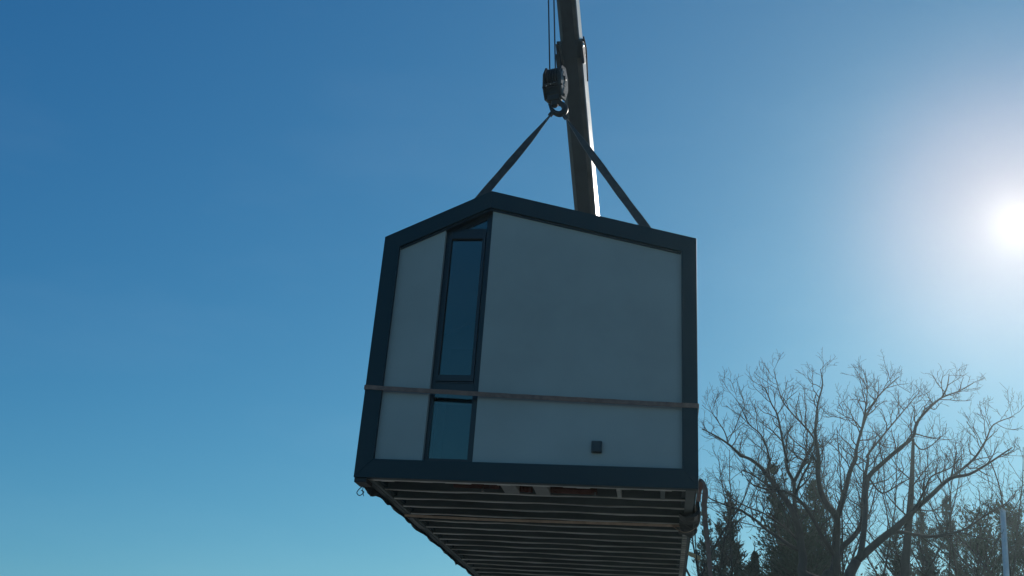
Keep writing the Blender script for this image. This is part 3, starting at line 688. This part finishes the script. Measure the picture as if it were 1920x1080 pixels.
bare_tree('bare tree with a heavy limb slanting right toward the sun', 30, [(1585, 1120, 0.17), (1592, 1080, 0.155), (1606, 1052, 0.14)],
  [(-1, 0.1, [(1606, 1052), c5(950, 910), c5(1050, 830), c5(1110, 770), c5(1200, 690), c5(1290, 610), c5(1380, 590), c5(1470, 540), c5(1590, 460)], 0.125, 0.018),
   (-1, 0.4, [c5(860, 960), c5(880, 800), c5(890, 620), c5(960, 540), c5(1040, 470), c5(1110, 410), c5(1130, 340), c5(1190, 270), c5(1250, 220), c5(1330, 190), c5(1400, 150)], 0.10, 0.014),
   (1, -0.2, [c5(1250, 220), c5(1275, 170), c5(1285, 105)], 0.035, 0.010),
   (0, -0.4, [c5(1120, 760), c5(1170, 660), c5(1200, 600), c5(1290, 560), c5(1330, 520)], 0.045, 0.010),
   (0, 0.4, [c5(1290, 610), c5(1400, 520), c5(1460, 430), c5(1500, 350), c5(1600, 310)], 0.045, 0.010),
   (1, -0.3, [c5(900, 610), c5(960, 680), c5(1040, 640), c5(1110, 600)], 0.04, 0.012),
   (0, 0.6, [c5(1000, 870), c5(1060, 870), c5(1180, 890), c5(1270, 880), c5(1370, 850), c5(1440, 800), c5(1530, 750), c5(1610, 690)], 0.07, 0.012)],
  5, step=0.32, L0=1.4)

bare_tree('slim upright bare tree behind the slanting limb', 38, [c5(1072, 1110)+(0.17,), c5(1085, 900)+(0.14,), c5(1097, 750)+(0.12,), c5(1106, 600)+(0.09,), c5(1112, 420)+(0.05,)],
  [(-1, 0.2, [c5(1112, 430), c5(1150, 470), c5(1200, 450), c5(1245, 405)], 0.04, 0.012),
   (-1, -0.3, [c5(1112, 440), c5(1100, 340), c5(1120, 260)], 0.035, 0.010),
   (-1, 0.4, [c5(1104, 620), c5(1040, 560), c5(980, 470)], 0.04, 0.010),
   (-1, -0.4, [c5(1100, 660), c5(1160, 580), c5(1210, 520)], 0.04, 0.010),
   (-1, 0.3, [c5(1092, 800), c5(1010, 720), c5(960, 650)], 0.05, 0.012)], 8, step=0.36, L0=1.4)

def free_tree(label, px, Y0, toppy, seed, spread=1.0, nl=8, group='bare trees behind the house', step=0.42, L0=1.6):
    """an ordinary bare tree with its own random limbs, its top at a given height"""
    R = random.Random(seed); h = at(px, toppy, Y0).z; x0 = at(px, 1080, Y0).x
    root = thing('bare_tree', label, 'tree', Matrix.Translation(Vector((x0, Y0, 0))), group)
    tr_ = wander(Vector((0, 0, -0.1)), Vector((R.uniform(-.06, .06), 0, 1)), h*0.55, 7, R, 0.05, 0.2)
    obj('trunk', tube(smoothline(tr_, 3), list(np.linspace(0.20, 0.10, 19)), 9), M['bark'], root, True)
    tw = Tubes()
    for k in range(nl):
        t = 0.45 + 0.55*k/(nl-1); i = min(int(t*6), 5); p = tr_[i].lerp(tr_[i+1], t*6-i); a = k*2.4 + R.uniform(-.4, .4)
        ln = wander(p, Vector((math.cos(a)*0.75*spread, math.sin(a)*0.75*spread, 0.8)), max(1.5, (h-p.z)*R.uniform(0.85, 1.15)), 8, R, 0.10, 0.14)
        r0 = 0.075-0.03*t
        obj('limb', tube(smoothline(ln, 2), list(np.linspace(r0, 0.012, 15)), 6), M['bark'], root, True)
        sprout(tw, ln, lambda t, a=r0: a*(1-.8*t), R, step, L0, 3, 0.15)
    obj('crown', tw.mesh('crown'), M['twig'], root)['kind'] = 'stuff'
    return root
free_tree('twiggy bare tree peeking out directly behind the house edge', 1318, 40, 800, 31, 0.8, 7)
free_tree('fine-twigged bare tree between the two forked limbs', 1590, 42, 830, 32, 0.6, 7)
free_tree('bare tree standing left of the pale pole', 1790, 44, 845, 33, 1.0, 8)
free_tree('bare tree at the right edge beyond the pale pole', 1915, 42, 830, 34, 1.0, 8)
free_tree('bare tree low behind the slanting limb', 1695, 48, 850, 35, 0.9, 7)

# conifers: trunk, then drooping fans of needle blades
def conifer(label, px, Y0, toppy, halfpx, seed, m='needle', group='dark conifers behind the bare trees', n=7000, taper=0.75, gap=0.0):
    R = np.random.default_rng(seed); h = at(px, toppy, Y0).z; x0 = at(px, 1000, Y0).x; rad = halfpx*(Y0*1.02)/FPX
    root = thing('conifer_tree', label, 'tree', Matrix.Translation(Vector((x0, Y0, 0))), group)
    obj('trunk', tube([(0, 0, -0.1), (0.03, 0, h*0.5), (0, 0.03, h*0.97)], [0.22, 0.14, 0.02], 8), M['bark'], root, True)
    V = []
    nb_ = int(n/26); u = R.random(nb_)
    zt = 1 - u**0.62                                           # 0 at the ground, 1 at the top, denser lower
    zt = 0.22 + 0.78*zt
    tb = Tubes()
    for k in range(nb_):
        t = zt[k]; z = h*t; prof = (1-t)**taper*1.25 + 0.015
        Lr = rad*prof*R.uniform(0.45, 1.15)*(1.0 + 0.35*math.sin(t*31+seed))
        a = R.uniform(0, 2*math.pi); d = np.array([math.cos(a), math.sin(a), 0.35 + 0.4*t]); d /= np.linalg.norm(d)
        p0 = np.array([0, 0, z]); ts = np.linspace(0.25, 1, 4)
        tb.add([Vector(p0), Vector(p0 + d*Lr*0.6), Vector(p0 + d*Lr + [0, 0, 0.12*Lr])], 0.018, 0.004, 3)
        m_ = 26
        tt = R.random(m_)**0.7; c = p0 + d*Lr*tt[:, None] + R.normal(0, 0.05+0.07*Lr, (m_, 3)); c[:, 2] += 0.12*Lr*tt**2
        dirs = d + R.normal(0, 0.55, (m_, 3)) + [0, 0, 0.35]; dirs /= np.linalg.norm(dirs, axis=1)[:, None]
        sd_ = np.cross(dirs, R.normal(0, 1, (m_, 3))); sd_ /= np.linalg.norm(sd_, axis=1)[:, None] + 1e-9
        ll = R.uniform(0.12, 0.34, (m_, 1)); ww = R.uniform(0.018, 0.045, (m_, 1))
        V.append(np.stack([c - dirs*ll*0.4, c + sd_*ww, c + dirs*ll*0.6, c - sd_*ww], 1))
    V = np.concatenate(V).reshape(-1, 3); nf = len(V)//4
    me = bpy.data.meshes.new('crown'); me.vertices.add(len(V)); me.vertices.foreach_set('co', V.ravel().astype(np.float32))
    me.loops.add(len(V)); me.loops.foreach_set('vertex_index', np.arange(len(V), dtype=np.int32))
    me.polygons.add(nf); me.polygons.foreach_set('loop_start', (np.arange(nf)*4).astype(np.int32)); me.update(calc_edges=True)
    obj('crown', me, M[m], root)['kind'] = 'stuff'
    obj('branches', tb.mesh('branches'), M['twig'], root)['kind'] = 'stuff'
    return root
conifer('narrow feathery conifer spire just right of the loose strap', c5(240, 0)[0], 46, 915, 62, 1, 'needle2')
conifer('small pointed conifer low between two spires near the house', c5(185, 0)[0], 44, 972, 55, 2, 'needle2', n=6000)
conifer('conifer half hidden behind the house corner and loose strap', c5(120, 0)[0]-3, 48, 945, 60, 3, 'needle2')
conifer('tall dark conifer behind the left stem of the large bare tree', c5(468, 0)[0], 42, 872, 88, 4, 'needle', n=12000, taper=0.6)
conifer('dark conifer between the forked trunks of the large bare tree', c5(655, 0)[0], 44, 905, 78, 5, 'needle', n=12000, taper=0.55)
conifer('low dark conifer filling the gap under the forked trunks', c5(560, 0)[0], 40, 950, 112, 6, 'needle', n=16000)
conifer('low bushy conifer at the foot of the spires', c5(330, 0)[0], 40, 1035, 85, 7, 'needle2', n=6000)
conifer('hazy conifer spire behind the slim upright tree', c5(1160, 0)[0], 50, 930, 60, 8, 'needle2', n=7000)
conifer('hazy pointed conifer under the slanting limb', c5(1290, 0)[0], 52, 925, 75, 9, 'needle2', n=8000)
conifer('broad dark conifer left of the pale pole', c5(1440, 0)[0], 46, 960, 130, 10, 'needle', n=12000, taper=0.5)
conifer('broad dark conifer at the far right edge', c5(1620, 0)[0], 46, 945, 110, 11, 'needle', n=11000, taper=0.5)
conifer('low dark conifer under the heavy slanting limb', c5(1020, 0)[0], 46, 985, 90, 12, 'needle2', n=7000, taper=0.6)

# pale pole at the right
pp_ = at(1893, 1180, 36); pt = at(1880, 955, 36); pb = pp_ + (pp_-pt)*(pp_.z/(pt.z-pp_.z))
po = thing('lamp_pole', 'pale round metal pole standing among trees at the far right', 'pole', Matrix.Translation(Vector((pb.x, 36, 0))) @ Matrix.Rotation(math.atan2(pt.x-pb.x, pt.z), 4, 'Y'))
obj('pole_shaft', tube([(0, 0, -0.1), (0, 0, pt.z*0.5), (0, 0, pt.z)], [0.12, 0.105, 0.09], 14), M['pole'], po, True)
obj('pole_cap', lathe([(pt.z, 0.10), (pt.z+0.05, 0.10), (pt.z+0.09, 0.04)], 14, 'z'), M['pole'], po)
obj('base_plate', box(-0.2, 0.2, -0.2, 0.2, 0.0, 0.03, 0.004), M['pole'], po)

# ------------------------------------------------------------------ the air: thin even haze round everything
hm = bpy.data.materials.new('thin_haze'); hm.use_nodes = True
hn, hl = hm.node_tree.nodes, hm.node_tree.links
for x in list(hn): hn.remove(x)
ho = hn.new('ShaderNodeOutputMaterial'); pv = hn.new('ShaderNodeVolumePrincipled')
pv.inputs['Color'].default_value = (0.55, 0.74, 0.80, 1); pv.inputs['Density'].default_value = 0.00055; pv.inputs['Anisotropy'].default_value = 0.84
hl.new(pv.outputs[0], ho.inputs['Volume'])
hz = obj('haze', box(-310, 310, -310, 310, -1.3, T.z + 2.0), hm); hz['kind'] = 'stuff'
